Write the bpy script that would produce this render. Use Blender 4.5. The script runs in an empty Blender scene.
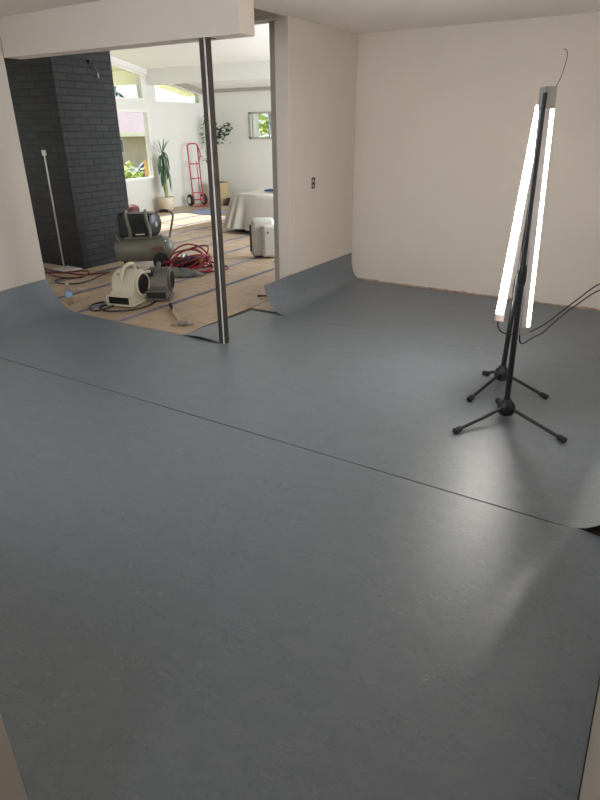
import bpy, bmesh, math, random
from mathutils import Vector, Matrix, noise as mnoise
random.seed(7)
R = math.radians
PI = math.pi
SC = bpy.context.scene
COL = SC.collection

# ------------------------------------------------------------------ helpers
class MB:
    """collects shapes into one mesh"""
    def __init__(s): s.v = []; s.f = []
    def add(s, vs, fs):
        o = len(s.v); s.v += [tuple(v) for v in vs]; s.f += [tuple(i + o for i in f) for f in fs]; return s
    def box(s, a, b, rot=0.0, piv=None):
        x0, y0, z0 = a; x1, y1, z1 = b
        vs = [(x0,y0,z0),(x1,y0,z0),(x1,y1,z0),(x0,y1,z0),(x0,y0,z1),(x1,y0,z1),(x1,y1,z1),(x0,y1,z1)]
        if rot:
            px, py = piv or ((x0+x1)/2, (y0+y1)/2); c, n = math.cos(rot), math.sin(rot)
            vs = [(px+(x-px)*c-(y-py)*n, py+(x-px)*n+(y-py)*c, z) for x, y, z in vs]
        return s.add(vs, [(0,3,2,1),(4,5,6,7),(0,1,5,4),(1,2,6,5),(2,3,7,6),(3,0,4,7)])
    def tube(s, pts, r, n=10, closed=False, cap=True):
        pts = [Vector(p) for p in pts]; m = len(pts)
        rr = r if isinstance(r, (list, tuple)) else [r]*m
        up = None; rings = []
        for i, p in enumerate(pts):
            if closed: t = pts[(i+1) % m] - pts[i-1]
            else: t = pts[min(i+1, m-1)] - pts[max(i-1, 0)]
            if t.length < 1e-9: t = Vector((0,0,1))
            t.normalize()
            if up is None:
                up = Vector((0,0,1)) if abs(t.z) < .9 else Vector((1,0,0))
            a = (up - t*up.dot(t))
            if a.length < 1e-6: a = t.orthogonal()
            a.normalize(); b = t.cross(a); up = a
            rings.append([p + (a*math.cos(2*PI*k/n) + b*math.sin(2*PI*k/n))*rr[i] for k in range(n)])
        vs = [q for ring in rings for q in ring]; fs = []
        for i in range(m if closed else m-1):
            j = (i+1) % m
            for k in range(n):
                l = (k+1) % n
                fs.append((i*n+k, i*n+l, j*n+l, j*n+k))
        if cap and not closed:
            fs.append(tuple(range(n-1,-1,-1))); fs.append(tuple((m-1)*n+k for k in range(n)))
        return s.add(vs, fs)
    def cyl(s, p0, p1, r0, r1=None, n=20): return s.tube([p0, p1], [r0, r0 if r1 is None else r1], n)
    def lathe(s, prof, n=24, mat=None):
        vs = []; fs = []
        for (r, z) in prof:
            for k in range(n):
                v = Vector((r*math.cos(2*PI*k/n), r*math.sin(2*PI*k/n), z))
                vs.append(mat @ v if mat else v)
        for i in range(len(prof)-1):
            for k in range(n):
                l = (k+1) % n
                fs.append((i*n+k, i*n+l, (i+1)*n+l, (i+1)*n+k))
        fs.append(tuple(range(n-1,-1,-1))); fs.append(tuple((len(prof)-1)*n+k for k in range(n)))
        return s.add(vs, fs)
    def prism(s, poly, a, b, axis='x'):
        n = len(poly)
        def P(q, t):
            if axis == 'x': return (t, q[0], q[1])
            if axis == 'y': return (q[0], t, q[1])
            return (q[0], q[1], t)
        vs = [P(q, a) for q in poly] + [P(q, b) for q in poly]
        fs = [tuple(range(n-1,-1,-1)), tuple(range(n, 2*n))]
        for k in range(n):
            l = (k+1) % n; fs.append((k, l, n+l, n+k))
        return s.add(vs, fs)
    def grid(s, fn, us, vs_):
        pts = [fn(u, v) for v in vs_ for u in us]; n = len(us)
        fs = [(j*n+i, j*n+i+1, (j+1)*n+i+1, (j+1)*n+i) for j in range(len(vs_)-1) for i in range(n-1)]
        return s.add(pts, fs)
    def xform(s, M):
        s.v = [tuple(M @ Vector(v)) for v in s.v]; return s
    def build(s, name, mat, parent=None, bevel=0, seg=2, angle=40, solid=0, weld=0, subd=0, loc=None):
        me = bpy.data.meshes.new(name); me.from_pydata(s.v, [], s.f)
        bm = bmesh.new(); bm.from_mesh(me)
        if weld: bmesh.ops.remove_doubles(bm, verts=bm.verts, dist=weld)
        bmesh.ops.recalc_face_normals(bm, faces=bm.faces)
        bm.to_mesh(me); bm.free()
        for p in me.polygons: p.use_smooth = True
        me.set_sharp_from_angle(angle=R(angle))
        me.materials.append(mat)
        o = bpy.data.objects.new(name, me); COL.objects.link(o)
        if parent: o.parent = parent
        if loc: o.location = loc
        if solid:
            m = o.modifiers.new('Solidify', 'SOLIDIFY'); m.thickness = solid; m.offset = -1
            m = o.modifiers.new('EdgeSplit', 'EDGE_SPLIT'); m.split_angle = R(50)
        if bevel:
            m = o.modifiers.new('Bevel', 'BEVEL'); m.width = bevel; m.segments = seg; m.limit_method = 'ANGLE'; m.angle_limit = R(40)
        if subd:
            m = o.modifiers.new('Subsurf', 'SUBSURF'); m.levels = subd; m.render_levels = subd
        return o

def tag(o, label, cat, group=None, kind=None):
    o['label'] = label; o['category'] = cat
    if group: o['group'] = group
    if kind: o['kind'] = kind
    return o
def thing(name, label, cat, loc=(0,0,0), rz=0.0, group=None):
    o = bpy.data.objects.new(name, None); o.empty_display_size = .1; COL.objects.link(o)
    o.location = loc; o.rotation_euler = (0, 0, rz)
    return tag(o, label, cat, group)
def struct(o, label=None):
    o['kind'] = 'structure'
    if label: o['label'] = label
    return o
def spline(pts, n=8, closed=False):
    pts = [Vector(p) for p in pts]; m = len(pts); out = []
    for i in range(m if closed else m-1):
        if closed: a, b, c, d = pts[i-1], pts[i], pts[(i+1) % m], pts[(i+2) % m]
        else: a, b, c, d = pts[max(i-1,0)], pts[i], pts[i+1], pts[min(i+2, m-1)]
        for k in range(n):
            t = k/n
            out.append(.5*((2*b) + (c-a)*t + (2*a-5*b+4*c-d)*t*t + (3*b-a-3*c+d)*t**3))
    if not closed: out.append(pts[-1])
    return out
def lerp(a, b, t): return a + (b-a)*t
def lin(a, b, n): return [a + (b-a)*i/(n-1) for i in range(n)]
def sstep(a, b, x):
    t = max(0, min(1, (x-a)/(b-a))); return t*t*(3-2*t)
def interp(xs, ys, x):
    if x <= xs[0]: return ys[0]
    for i in range(len(xs)-1):
        if x <= xs[i+1]: return lerp(ys[i], ys[i+1], (x-xs[i])/(xs[i+1]-xs[i]))
    return ys[-1]
def srgb(r, g, b):
    return tuple((c/255/12.92 if c/255 <= .04045 else ((c/255+.055)/1.055)**2.4) for c in (r, g, b)) + (1,)

# ------------------------------------------------------------------ materials
def mat(name, col, rough=.6, metal=0, vary=0, vscale=6, bump=0, bscale=60, bdist=.01, spec=.5, emit=None, estr=0, trans=0, coat=0):
    m = bpy.data.materials.new(name); m.use_nodes = True; nt = m.node_tree; b = nt.nodes['Principled BSDF']
    c = tuple(col) if len(col) == 4 else tuple(col)+(1,)
    b.inputs['Base Color'].default_value = c; b.inputs['Roughness'].default_value = rough
    b.inputs['Metallic'].default_value = metal; b.inputs['Specular IOR Level'].default_value = spec
    b.inputs['Transmission Weight'].default_value = trans; b.inputs['Coat Weight'].default_value = coat
    if emit: b.inputs['Emission Color'].default_value = tuple(emit)+(1,); b.inputs['Emission Strength'].default_value = estr
    tc = nt.nodes.new('ShaderNodeTexCoord')
    if vary:
        n = nt.nodes.new('ShaderNodeTexNoise'); n.inputs['Scale'].default_value = vscale; n.inputs['Detail'].default_value = 5
        nt.links.new(tc.outputs['Object'], n.inputs['Vector'])
        r = nt.nodes.new('ShaderNodeValToRGB'); r.color_ramp.elements[0].position = .3; r.color_ramp.elements[1].position = .7
        r.color_ramp.elements[0].color = tuple(max(0, x*(1-vary)) for x in c[:3])+(1,)
        r.color_ramp.elements[1].color = tuple(min(1, x*(1+vary)) for x in c[:3])+(1,)
        nt.links.new(n.outputs['Fac'], r.inputs['Fac']); nt.links.new(r.outputs['Color'], b.inputs['Base Color'])
    if bump:
        n2 = nt.nodes.new('ShaderNodeTexNoise'); n2.inputs['Scale'].default_value = bscale; n2.inputs['Detail'].default_value = 4
        nt.links.new(tc.outputs['Object'], n2.inputs['Vector'])
        bp = nt.nodes.new('ShaderNodeBump'); bp.inputs['Strength'].default_value = bump; bp.inputs['Distance'].default_value = bdist
        nt.links.new(n2.outputs['Fac'], bp.inputs['Height']); nt.links.new(bp.outputs['Normal'], b.inputs['Normal'])
    return m

def lino_mat(name):
    m = bpy.data.materials.new(name); m.use_nodes = True; nt = m.node_tree; b = nt.nodes['Principled BSDF']
    tc = nt.nodes.new('ShaderNodeTexCoord')
    mp = nt.nodes.new('ShaderNodeMapping'); mp.inputs['Scale'].default_value = (1, 1.6, 1)
    nt.links.new(tc.outputs['Object'], mp.inputs['Vector'])
    def noise(sc, det, dist):
        n = nt.nodes.new('ShaderNodeTexNoise'); n.inputs['Scale'].default_value = sc; n.inputs['Detail'].default_value = det
        n.inputs['Distortion'].default_value = dist; n.inputs['Roughness'].default_value = .65
        nt.links.new(mp.outputs['Vector'], n.inputs['Vector']); return n
    n1 = noise(9, 9, .5); n2 = noise(52, 8, 1.0); n3 = noise(2.0, 3, .4)
    r1 = nt.nodes.new('ShaderNodeValToRGB')
    e = r1.color_ramp.elements
    e[0].position = .30; e[0].color = (.162,.189,.216,1)
    e[1].position = .70; e[1].color = (.188,.215,.243,1)
    nt.links.new(n1.outputs['Fac'], r1.inputs['Fac'])
    r2 = nt.nodes.new('ShaderNodeValToRGB'); e = r2.color_ramp.elements
    e[0].position = .32; e[0].color = (.50,.52,.55,1); e[1].position = .46; e[1].color = (1,1,1,1)
    e2 = r2.color_ramp.elements.new(.57); e2.color = (1.0,1.0,1.0,1)
    e3 = r2.color_ramp.elements.new(.70); e3.color = (1.75,1.65,1.5,1)
    nt.links.new(n2.outputs['Fac'], r2.inputs['Fac'])
    n4 = noise(4.5, 4, .6)
    mk = nt.nodes.new('ShaderNodeMapRange'); mk.inputs['From Min'].default_value = .42; mk.inputs['From Max'].default_value = .66
    mk.inputs['To Min'].default_value = .18; mk.inputs['To Max'].default_value = .72
    nt.links.new(n4.outputs['Fac'], mk.inputs['Value'])
    mx = nt.nodes.new('ShaderNodeMixRGB'); mx.blend_type = 'MULTIPLY'; nt.links.new(mk.outputs['Result'], mx.inputs['Fac'])
    nt.links.new(r1.outputs['Color'], mx.inputs['Color1']); nt.links.new(r2.outputs['Color'], mx.inputs['Color2'])
    nt.links.new(mx.outputs['Color'], b.inputs['Base Color'])
    rr = nt.nodes.new('ShaderNodeMapRange'); rr.inputs['To Min'].default_value = .38; rr.inputs['To Max'].default_value = .47
    nt.links.new(n3.outputs['Fac'], rr.inputs['Value']); nt.links.new(rr.outputs['Result'], b.inputs['Roughness'])
    b.inputs['Specular IOR Level'].default_value = .55
    bp = nt.nodes.new('ShaderNodeBump'); bp.inputs['Strength'].default_value = .05; bp.inputs['Distance'].default_value = .004
    nt.links.new(n2.outputs['Fac'], bp.inputs['Height']); nt.links.new(bp.outputs['Normal'], b.inputs['Normal'])
    return m

def brick_mat():
    m = bpy.data.materials.new('painted_brick'); m.use_nodes = True; nt = m.node_tree; b = nt.nodes['Principled BSDF']
    tc = nt.nodes.new('ShaderNodeTexCoord'); sp = nt.nodes.new('ShaderNodeSeparateXYZ'); nt.links.new(tc.outputs['Object'], sp.inputs[0])
    ad = nt.nodes.new('ShaderNodeMath'); ad.operation = 'ADD'; nt.links.new(sp.outputs['X'], ad.inputs[0]); nt.links.new(sp.outputs['Y'], ad.inputs[1])
    cb = nt.nodes.new('ShaderNodeCombineXYZ'); nt.links.new(ad.outputs[0], cb.inputs['X']); nt.links.new(sp.outputs['Z'], cb.inputs['Y'])
    br = nt.nodes.new('ShaderNodeTexBrick'); br.inputs['Scale'].default_value = 1
    br.inputs['Brick Width'].default_value = .21; br.inputs['Row Height'].default_value = .075; br.inputs['Mortar Size'].default_value = .006
    br.inputs['Mortar Smooth'].default_value = .4; br.inputs['Bias'].default_value = 0
    br.inputs['Color1'].default_value = (.026,.0255,.0245,1); br.inputs['Color2'].default_value = (.036,.035,.0335,1); br.inputs['Mortar'].default_value = (.017,.0167,.0162,1)
    nt.links.new(cb.outputs[0], br.inputs['Vector']); nt.links.new(br.outputs['Color'], b.inputs['Base Color'])
    inv = nt.nodes.new('ShaderNodeMath'); inv.operation = 'SUBTRACT'; inv.inputs[0].default_value = 1; nt.links.new(br.outputs['Fac'], inv.inputs[1])
    ns = nt.nodes.new('ShaderNodeTexNoise'); ns.inputs['Scale'].default_value = 40; nt.links.new(tc.outputs['Object'], ns.inputs['Vector'])
    m2 = nt.nodes.new('ShaderNodeMath'); m2.operation = 'MULTIPLY_ADD'; m2.inputs[1].default_value = .35
    nt.links.new(ns.outputs['Fac'], m2.inputs[0]); nt.links.new(inv.outputs[0], m2.inputs[2])
    bp = nt.nodes.new('ShaderNodeBump'); bp.inputs['Strength'].default_value = .8; bp.inputs['Distance'].default_value = .008
    nt.links.new(m2.outputs[0], bp.inputs['Height']); nt.links.new(bp.outputs['Normal'], b.inputs['Normal'])
    b.inputs['Roughness'].default_value = .65; b.inputs['Specular IOR Level'].default_value = .18
    return m

def glass_mat(name, tint=(1,1,1)):
    m = bpy.data.materials.new(name); m.use_nodes = True; nt = m.node_tree; nt.nodes.clear()
    out = nt.nodes.new('ShaderNodeOutputMaterial'); tr = nt.nodes.new('ShaderNodeBsdfTransparent'); gl = nt.nodes.new('ShaderNodeBsdfGlossy')
    tr.inputs[0].default_value = tuple(tint)+(1,); gl.inputs['Roughness'].default_value = .02
    lw = nt.nodes.new('ShaderNodeLayerWeight'); pw = nt.nodes.new('ShaderNodeMath'); pw.operation = 'POWER'; pw.inputs[1].default_value = 4
    fr = nt.nodes.new('ShaderNodeMath'); fr.operation = 'MULTIPLY_ADD'; fr.inputs[1].default_value = .7; fr.inputs[2].default_value = .03
    nt.links.new(lw.outputs['Facing'], pw.inputs[0]); nt.links.new(pw.outputs[0], fr.inputs[0])
    mx = nt.nodes.new('ShaderNodeMixShader'); nt.links.new(fr.outputs[0], mx.inputs[0]); nt.links.new(tr.outputs[0], mx.inputs[1]); nt.links.new(gl.outputs[0], mx.inputs[2])
    nt.links.new(mx.outputs[0], out.inputs[0]); return m

M = {}
M['wall'] = mat('kitchen_wall_paint', (.64,.58,.515), .62, vary=.025, vscale=1.5, bump=.06, bscale=90, spec=.3)
M['ceil'] = mat('kitchen_ceiling_paint', (.74,.69,.63), .7, vary=.02, vscale=2, bump=.08, bscale=70, spec=.25)
M['farwall'] = mat('living_room_wall_paint', (.72,.705,.65), .65, vary=.02, vscale=1, spec=.3)
M['farceil'] = mat('living_room_ceiling_paint', (.84,.83,.80), .7, vary=.02, vscale=1, spec=.25)
M['trim'] = mat('white_trim_paint', (.78,.76,.72), .45)
M['taupe'] = mat('dark_taupe', (.36,.33,.28), .55)
M['lino'] = lino_mat('blue_grey_marbled_linoleum')
M['subfloor'] = mat('olive_grey_underlay', (.06,.056,.043), .8, vary=.2, vscale=8, bump=.2, bscale=30)
M['paper'] = mat('tan_masking_paper', (.47,.345,.235), .48, vary=.12, vscale=2.5, bump=.9, bscale=5, bdist=.05)
M['tape'] = mat('blue_masking_tape', (.11,.17,.33), .5, vary=.1, vscale=20)
M['brick'] = brick_mat()
M['steel'] = mat('raw_steel', (.07,.06,.054), .42, .25, vary=.25, vscale=9)
M['galv'] = mat('bright_steel', (.70,.66,.63), .4, .05, vary=.1, vscale=14)
M['black'] = mat('black_plastic', (.012,.012,.013), .45)
M['blackm'] = mat('black_painted_metal', (.018,.018,.020), .4, .2)
M['rubber'] = mat('dark_rubber', (.016,.016,.017), .75)
M['chrome'] = mat('silver_metal', (.62,.62,.63), .22, 1)
M['capmetal'] = mat('dull_silver_cap', (.40,.39,.39), .38, .55)
M['alu'] = mat('aluminium_channel', (.55,.56,.60), .3, .85)
M['diff'] = mat('frosted_white_plastic', (.78,.79,.80), .25, trans=.15, coat=.3)
M['endcap'] = mat('pinkish_white_plastic', (.72,.56,.49), .4)
M['cream'] = mat('cream_plastic', (.62,.58,.44), .42, vary=.06, vscale=9)
M['greyp'] = mat('grey_brown_plastic', (.135,.118,.104), .5, vary=.15, vscale=9)
M['olive'] = mat('olive_grey_paint', (.165,.16,.125), .42, vary=.12, vscale=7)
M['red'] = mat('red_hose_rubber', (.27,.016,.026), .42)
M['redpaint'] = mat('red_paint', (.46,.045,.06), .42)
M['darkred'] = mat('dark_red_cord', (.16,.025,.022), .5)
M['white'] = mat('white_plastic', (.74,.73,.69), .4)
M['offwhite'] = mat('off_white_plastic', (.56,.54,.48), .42)
M['cloth'] = mat('pale_drop_cloth', (.50,.46,.39), .55, vary=.06, vscale=4)
M['bag'] = mat('grey_canvas', (.15,.145,.125), .85, vary=.25, vscale=9, bump=.3, bscale=25)
M['yellow'] = mat('yellow_plastic', (.52,.36,.04), .5)
M['purple'] = mat('violet_cord_plastic', (.10,.05,.30), .5)
M['leaf'] = mat('green_leaf', (.035,.095,.045), .45, vary=.4, vscale=14)
M['yleaf'] = mat('yellow_green_leaf', (.42,.50,.10), .6, vary=.45, vscale=3)
M['cane'] = mat('yellow_green_cane', (.42,.42,.13), .55, vary=.2, vscale=20)
M['pot'] = mat('cream_ceramic', (.74,.64,.50), .4)
M['soil'] = mat('potting_soil', (.03,.02,.014), .95)
M['wicker'] = mat('tan_woven_wicker', (.42,.30,.16), .7, vary=.25, vscale=40)
M['darkwood'] = mat('dark_wood', (.035,.022,.014), .55, vary=.3, vscale=8)
M['clay'] = mat('red_brown_clay', (.11,.028,.018), .6, vary=.15)
M['bluecloth'] = mat('blue_cloth', (.035,.06,.22), .7)
M['steelblade'] = mat('worn_tool_steel', (.30,.28,.26), .4, .8, vary=.2, vscale=30)
M['woodhandle'] = mat('pale_wood_handle', (.50,.40,.26), .5, vary=.2, vscale=30)
M['glass'] = glass_mat('window_glass', (.66,.67,.68))
M['clear'] = glass_mat('clear_bottle_plastic', (.88,.92,.95))
M['clearstrip'] = glass_mat('clear_wrapping_film', (.80,.80,.82))
M['label'] = mat('blue_white_label', (.30,.45,.70), .5, vary=.6, vscale=60)
M['stucco'] = mat('neighbour_stucco', (.50,.42,.30), .8, vary=.05)
M['roof'] = mat('pink_grey_roof_shingle', (.32,.25,.255), .85, vary=.08, vscale=8)
M['eave'] = mat('cream_eave_paint', (.80,.75,.60), .7)
M['lawn'] = mat('dry_lawn', (.30,.32,.16), .95, vary=.3, vscale=2)
M['bark'] = mat('pale_bark', (.62,.60,.56), .9, vary=.15, vscale=9)
M['gbark'] = mat('grey_bark', (.20,.19,.20), .9, vary=.25, vscale=9)
M['bluebush'] = mat('blue_grey_leaf', (.22,.24,.36), .7, vary=.4, vscale=3)
M['orange'] = mat('orange_painted_wood', (.70,.38,.14), .7, vary=.1)
M['darkglass'] = mat('dark_window_glass', (.10,.11,.13), .1)
M['torn'] = mat('torn_plaster_edge', (.40,.28,.20), .9, vary=.35, vscale=22, bump=.5, bscale=40)
M['tube'] = mat('lit_tube_diffuser', (.9,.9,.88), .4, emit=(1,.94,.87), estr=26)
M['tube_b'] = mat('lit_tube_diffuser_turned', (.9,.9,.88), .4, emit=(1,.95,.88), estr=5)

# ------------------------------------------------------------------ room geometry constants
XR = .115      # right wall
XN = -3.06     # nook left wall face
YB = 6.08      # kitchen back wall
YH = 3.52      # header plane
XL = -5.07     # kitchen left wall face
ZC = 2.435     # kitchen ceiling
XW = -9.6      # living room window wall
YF = 11.45     # living room far wall
def zceil(y): return 2.83 - .176*(y-8.85)

# floor / ground
b = MB().box((XW-.2, .19, -.15), (XR+.2, YF+.2, -.0035)); b.box((-1.2, -2.6, -.15), (XR+.2, .19, -.0035)); struct(b.build('floor', M['subfloor']))
b = MB().box((-40, -6, -.5), (XW-.2, 40, -.35)); b.box((XW-.2, YF+.2, -.5), (6, 40, -.35)); struct(b.build('ground', M['lawn'])) 

# kitchen walls
struct(MB().box((XR, -2.4, -.0035), (XR+.14, YB+.14, ZC)).build('wall_right', M['wall']))
struct(MB().box((XN-.14, YB, -.0035), (XR, YB+.14, ZC)).build('wall_back', M['wall']))
struct(MB().box((XN-.14, 4.797, -.0035), (XN, YB, ZC)).build('wall_nook', M['wall'], bevel=.004))
struct(MB().box((XL-.14, .31, -.0035), (XL, YH, ZC)).build('wall_left', M['wall'], bevel=.004))
KX0, KX1, KZ0, KZ1 = -3.7, -1.7, 1.25, 2.15
m = MB().box((XL-.14, .19, -.0035), (KX0, .31, ZC)); m.box((KX1, .19, -.0035), (-.80, .31, ZC))
m.box((KX0, .19, -.0035), (KX1, .31, KZ0)); m.box((KX0, .19, KZ1), (KX1, .31, ZC))
struct(m.build('wall_front', M['wall'], weld=.0005))
struct(MB().box((-1.2, -2.4, -.0035), (XR, -2.28, ZC)).build('wall_rear', M['wall']))
struct(MB().box((-1.2, -2.28, -.0035), (-1.08, .19, ZC)).build('wall_side', M['wall']))
# ceiling (L-shaped)
c = MB().box((XL-.14, .19, ZC), (XR+.14, 3.69, ZC+.14)); c.box((-1.2, -2.4, ZC), (XR+.14, .19, ZC+.14)); c.box((-3.10, 3.69, ZC), (XR+.14, YB+.14, ZC+.14))
struct(c.build('ceiling', M['ceil']))
# header over the opening
struct(MB().box((XL, YH, 2.146), (-2.61, YH+.165, ZC)).build('wall_header', M['wall'], bevel=.004))
# darker taupe strip on the living-room side of the nook wall end
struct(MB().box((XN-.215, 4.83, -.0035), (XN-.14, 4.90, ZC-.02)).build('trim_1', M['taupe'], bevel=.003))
# torn plaster strip along the foot of the back wall
def torn():
    m = MB(); n = 150; top = []
    xs = lin(XN+.01, XR, n)
    for i, x in enumerate(xs):
        h = .020 + .014*mnoise.noise(Vector((x*3, 0, 0))) + .010*mnoise.noise(Vector((x*17, 3, 0)))
        top.append((x, max(.006, h)))
    poly = [(XN+.01, 0), (XR, 0)] + top[::-1]
    for i in range(n-1):
        m.add([(xs[i], YB-.004, 0), (xs[i+1], YB-.004, 0), (xs[i+1], YB-.004, top[i+1][1]), (xs[i], YB-.004, top[i][1]),
               (xs[i+1], YB, top[i+1][1]), (xs[i], YB, top[i][1])], [(0,1,2,3), (3,2,4,5)])
    return m
struct(torn().build('baseboard_back', M['torn'], weld=.0002))

# ------------------------------------------------------------------ living room shell
WX0 = XW-.16
def wl(poly): return MB().prism(poly, WX0, XW, 'x')
w = MB()
def pz(y): return zceil(y)+.25
w.prism([(2.4,-.0035),(YF,-.0035),(YF,.62),(2.4,.62)], WX0, XW)                       # below the sills
w.prism([(2.4,.62),(3.0,.62),(3.0,pz(3.0)),(2.4,pz(2.4))], WX0, XW)
w.prism([(4.5,.62),(7.1,.62),(7.1,pz(7.1)),(4.5,pz(4.5))], WX0, XW)
w.prism([(3.0,2.0),(4.5,2.0),(4.5,pz(4.5)),(3.0,pz(3.0))], WX0, XW)
w.prism([(7.1,1.95),(9.71,1.95),(9.71,2.12),(7.1,2.12)], WX0, XW)
w.prism([(9.71,.62),(YF,.62),(YF,2.10),(9.71,2.10)], WX0, XW)
w.prism([(9.62,2.12),(9.71,2.12),(9.71,2.10),(9.94,2.10),(9.94,pz(9.94)),(9.62,pz(9.62))], WX0, XW)
w.prism([(11.36,2.10),(YF,2.10),(YF,pz(YF)),(11.36,pz(11.36))], WX0, XW)
w.prism([(7.1,zceil(7.1)-.10),(9.62,zceil(9.62)-.10),(9.62,pz(9.62)),(7.1,pz(7.1))], WX0, XW)
w.prism([(9.94,zceil(9.94)-.10),(11.36,zceil(11.36)-.10),(11.36,pz(11.36)),(9.94,pz(9.94))], WX0, XW)
struct(w.build('wall_window', M['farwall'], angle=20))
# far wall with small window opening
SX0, SX1, SZ0, SZ1 = -8.35, -7.30, 1.38, 1.91
w = MB()
zt = zceil(YF)+.3
w.box((XW, YF, -.0035), (SX0, YF+.16, zt)); w.box((SX1, YF, -.0035), (-3.2, YF+.16, zt))
w.box((SX0, YF, -.0035), (SX1, YF+.16, SZ0)); w.box((SX0, YF, SZ1), (SX1, YF+.16, zt))
struct(w.build('wall_far', M['farwall'], weld=.0005))
w = MB()
for poly in ([(YB+.14,-.0035),(YF,-.0035),(YF,.35),(YB+.14,.35)], [(YB+.14,.35),(7.0,.35),(7.0,pz(7.0)),(YB+.14,pz(YB))], [(10.9,.35),(YF,.35),(YF,pz(YF)),(10.9,pz(10.9))], [(7.0,2.2),(10.9,2.2),(10.9,pz(10.9)),(7.0,pz(7.0))]):
    w.prism(poly, XN-.14, XN, 'x')
struct(w.build('wall_living', M['farwall'], angle=20))
struct(MB().prism([(2.4,-.0035),(2.52,-.0035),(2.52,4.2),(2.4,4.2)], XW, XL-.14, 'x').build('wall_entry', M['farwall']))
# living room sloped ceiling, beams
struct(MB().prism([(2.4,zceil(2.4)),(YF+.6,zceil(YF+.6)),(YF+.6,zceil(YF+.6)+.16),(2.4,zceil(2.4)+.16)], XW-.16, XN+.05, 'x').build('ceiling_sloped', M['farceil']))
struct(MB().prism([(3.69,ZC+.14),(YB+.2,ZC+.14),(YB+.2,zceil(YB)),(3.69,zceil(3.69))], -3.08, -2.98, 'x').build('wall_upper', M['farwall']))
struct(MB().box((XL-.14, 3.55, ZC), (-2.98, 3.69, zceil(3.6)+.02)).build('wall_gable', M['farwall']))
struct(MB().box((XW, 9.74, 2.395), (-3.2, 9.88, zceil(9.74)+.02)).build('trim_2', M['farceil'], bevel=.004))
struct(MB().box((-6.0, 4.72, 2.412), (XN-.04, 4.90, zceil(4.8)+.02)).build('trim_3', M['taupe'], bevel=.004))
# sloped cornice strip at the top of the window wall
struct(MB().prism([(7.1,zceil(7.1)-.10),(9.74,zceil(9.74)-.10),(9.74,zceil(9.74)),(7.1,zceil(7.1))], XW, XW+.05, 'x').build('trim_4', M['trim']))
struct(MB().prism([(9.88,zceil(9.88)-.09),(YF,zceil(YF)-.09),(YF,zceil(YF)),(9.88,zceil(9.88))], XW, XW+.06, 'x').build('trim_5', M['taupe']))
struct(MB().box((XW+.06, YF-.05, zceil(YF)-.06), (-3.2, YF, zceil(YF)+.02)).build('trim_6', M['taupe']))

def frame_poly(name, poly, x0, x1, wdt, material, glass=True, bars=()):
    """window frame following a polygon in (y,z); a pane and glazing bars as its parts"""
    n = len(poly); cy = sum(p[0] for p in poly)/n; cz = sum(p[1] for p in poly)/n
    inner = []
    for i in range(n):
        p0, p, p1 = Vector(poly[i-1]), Vector(poly[i]), Vector(poly[(i+1) % n])
        d0 = (p-p0).normalized(); d1 = (p1-p).normalized()
        n0 = Vector((-d0.y, d0.x)); n1 = Vector((-d1.y, d1.x))
        if n0.dot(Vector((cy,cz))-p) < 0: n0 = -n0
        if n1.dot(Vector((cy,cz))-p) < 0: n1 = -n1
        k = 1 + n0.dot(n1); inner.append(tuple(p + (n0+n1)/k*wdt))
    m = MB()
    vs = []
    for x in (x0, x1):
        vs += [(x, q[0], q[1]) for q in poly] + [(x, q[0], q[1]) for q in inner]
    fs = []
    for i in range(n):
        j = (i+1) % n
        fs += [(i, j, n+j, n+i), (2*n+i, 3*n+i, 3*n+j, 2*n+j), (i, 2*n+i, 2*n+j, j), (n+i, n+j, 3*n+j, 3*n+i)]
    m.add(vs, fs)
    for (a, c) in bars: m.box((x0+.01, a[0], a[1]), (x1-.01, c[0], c[1]))
    o = struct(m.build(name, material, angle=20))
    if glass:
        g = MB().prism(inner, (x0+x1)/2-.003, (x0+x1)/2+.003, 'x').build('pane', M['glass'], o)
    return o
frame_poly('window_1', [(7.1,.62),(9.71,.62),(9.71,1.95),(7.1,1.95)], XW-.10, XW+.015, .05, M['trim'], bars=[((8.3,.66),(8.36,1.91))])
frame_poly('window_2', [(7.1,2.12),(9.62,2.12),(9.62,zceil(9.62)-.10),(7.1,zceil(7.1)-.10)], XW-.10, XW+.01, .035, M['trim'])
frame_poly('window_3', [(9.94,2.10),(11.36,2.10),(11.36,zceil(11.36)-.10),(9.94,zceil(9.94)-.10)], XW-.10, XW+.005, .012, M['trim'])
frame_poly('window_added_4', [(7.0,.35),(10.9,.35),(10.9,2.2),(7.0,2.2)], XN-.12, XN-.02, .06, M['trim'], bars=[((8.92,.41),(8.98,2.14))])  # unseen window, added to let fill light into the living room
m = MB()
for a, c in (((KX0,KZ0),(KX1,KZ0+.05)), ((KX0,KZ1-.05),(KX1,KZ1)), ((KX0,KZ0),(KX0+.05,KZ1)), ((KX1-.05,KZ0),(KX1,KZ1)), ((-2.88,KZ0),(-2.82,KZ1))):
    m.box((a[0], .20, a[1]), (c[0], .29, c[1]))
w6 = struct(m.build('window_added_6', M['trim']))  # unseen kitchen window, added as an inlet for fill light
MB().box((KX0+.04, .245, KZ0+.04), (KX1-.04, .251, KZ1-.04)).build('pane', M['glass'], w6)
frame_poly('window_added_7', [(3.0,.62),(4.5,.62),(4.5,2.0),(3.0,2.0)], XW-.10, XW+.01, .05, M['trim'])  # unseen window, added so that light reaches the chimney front
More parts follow.
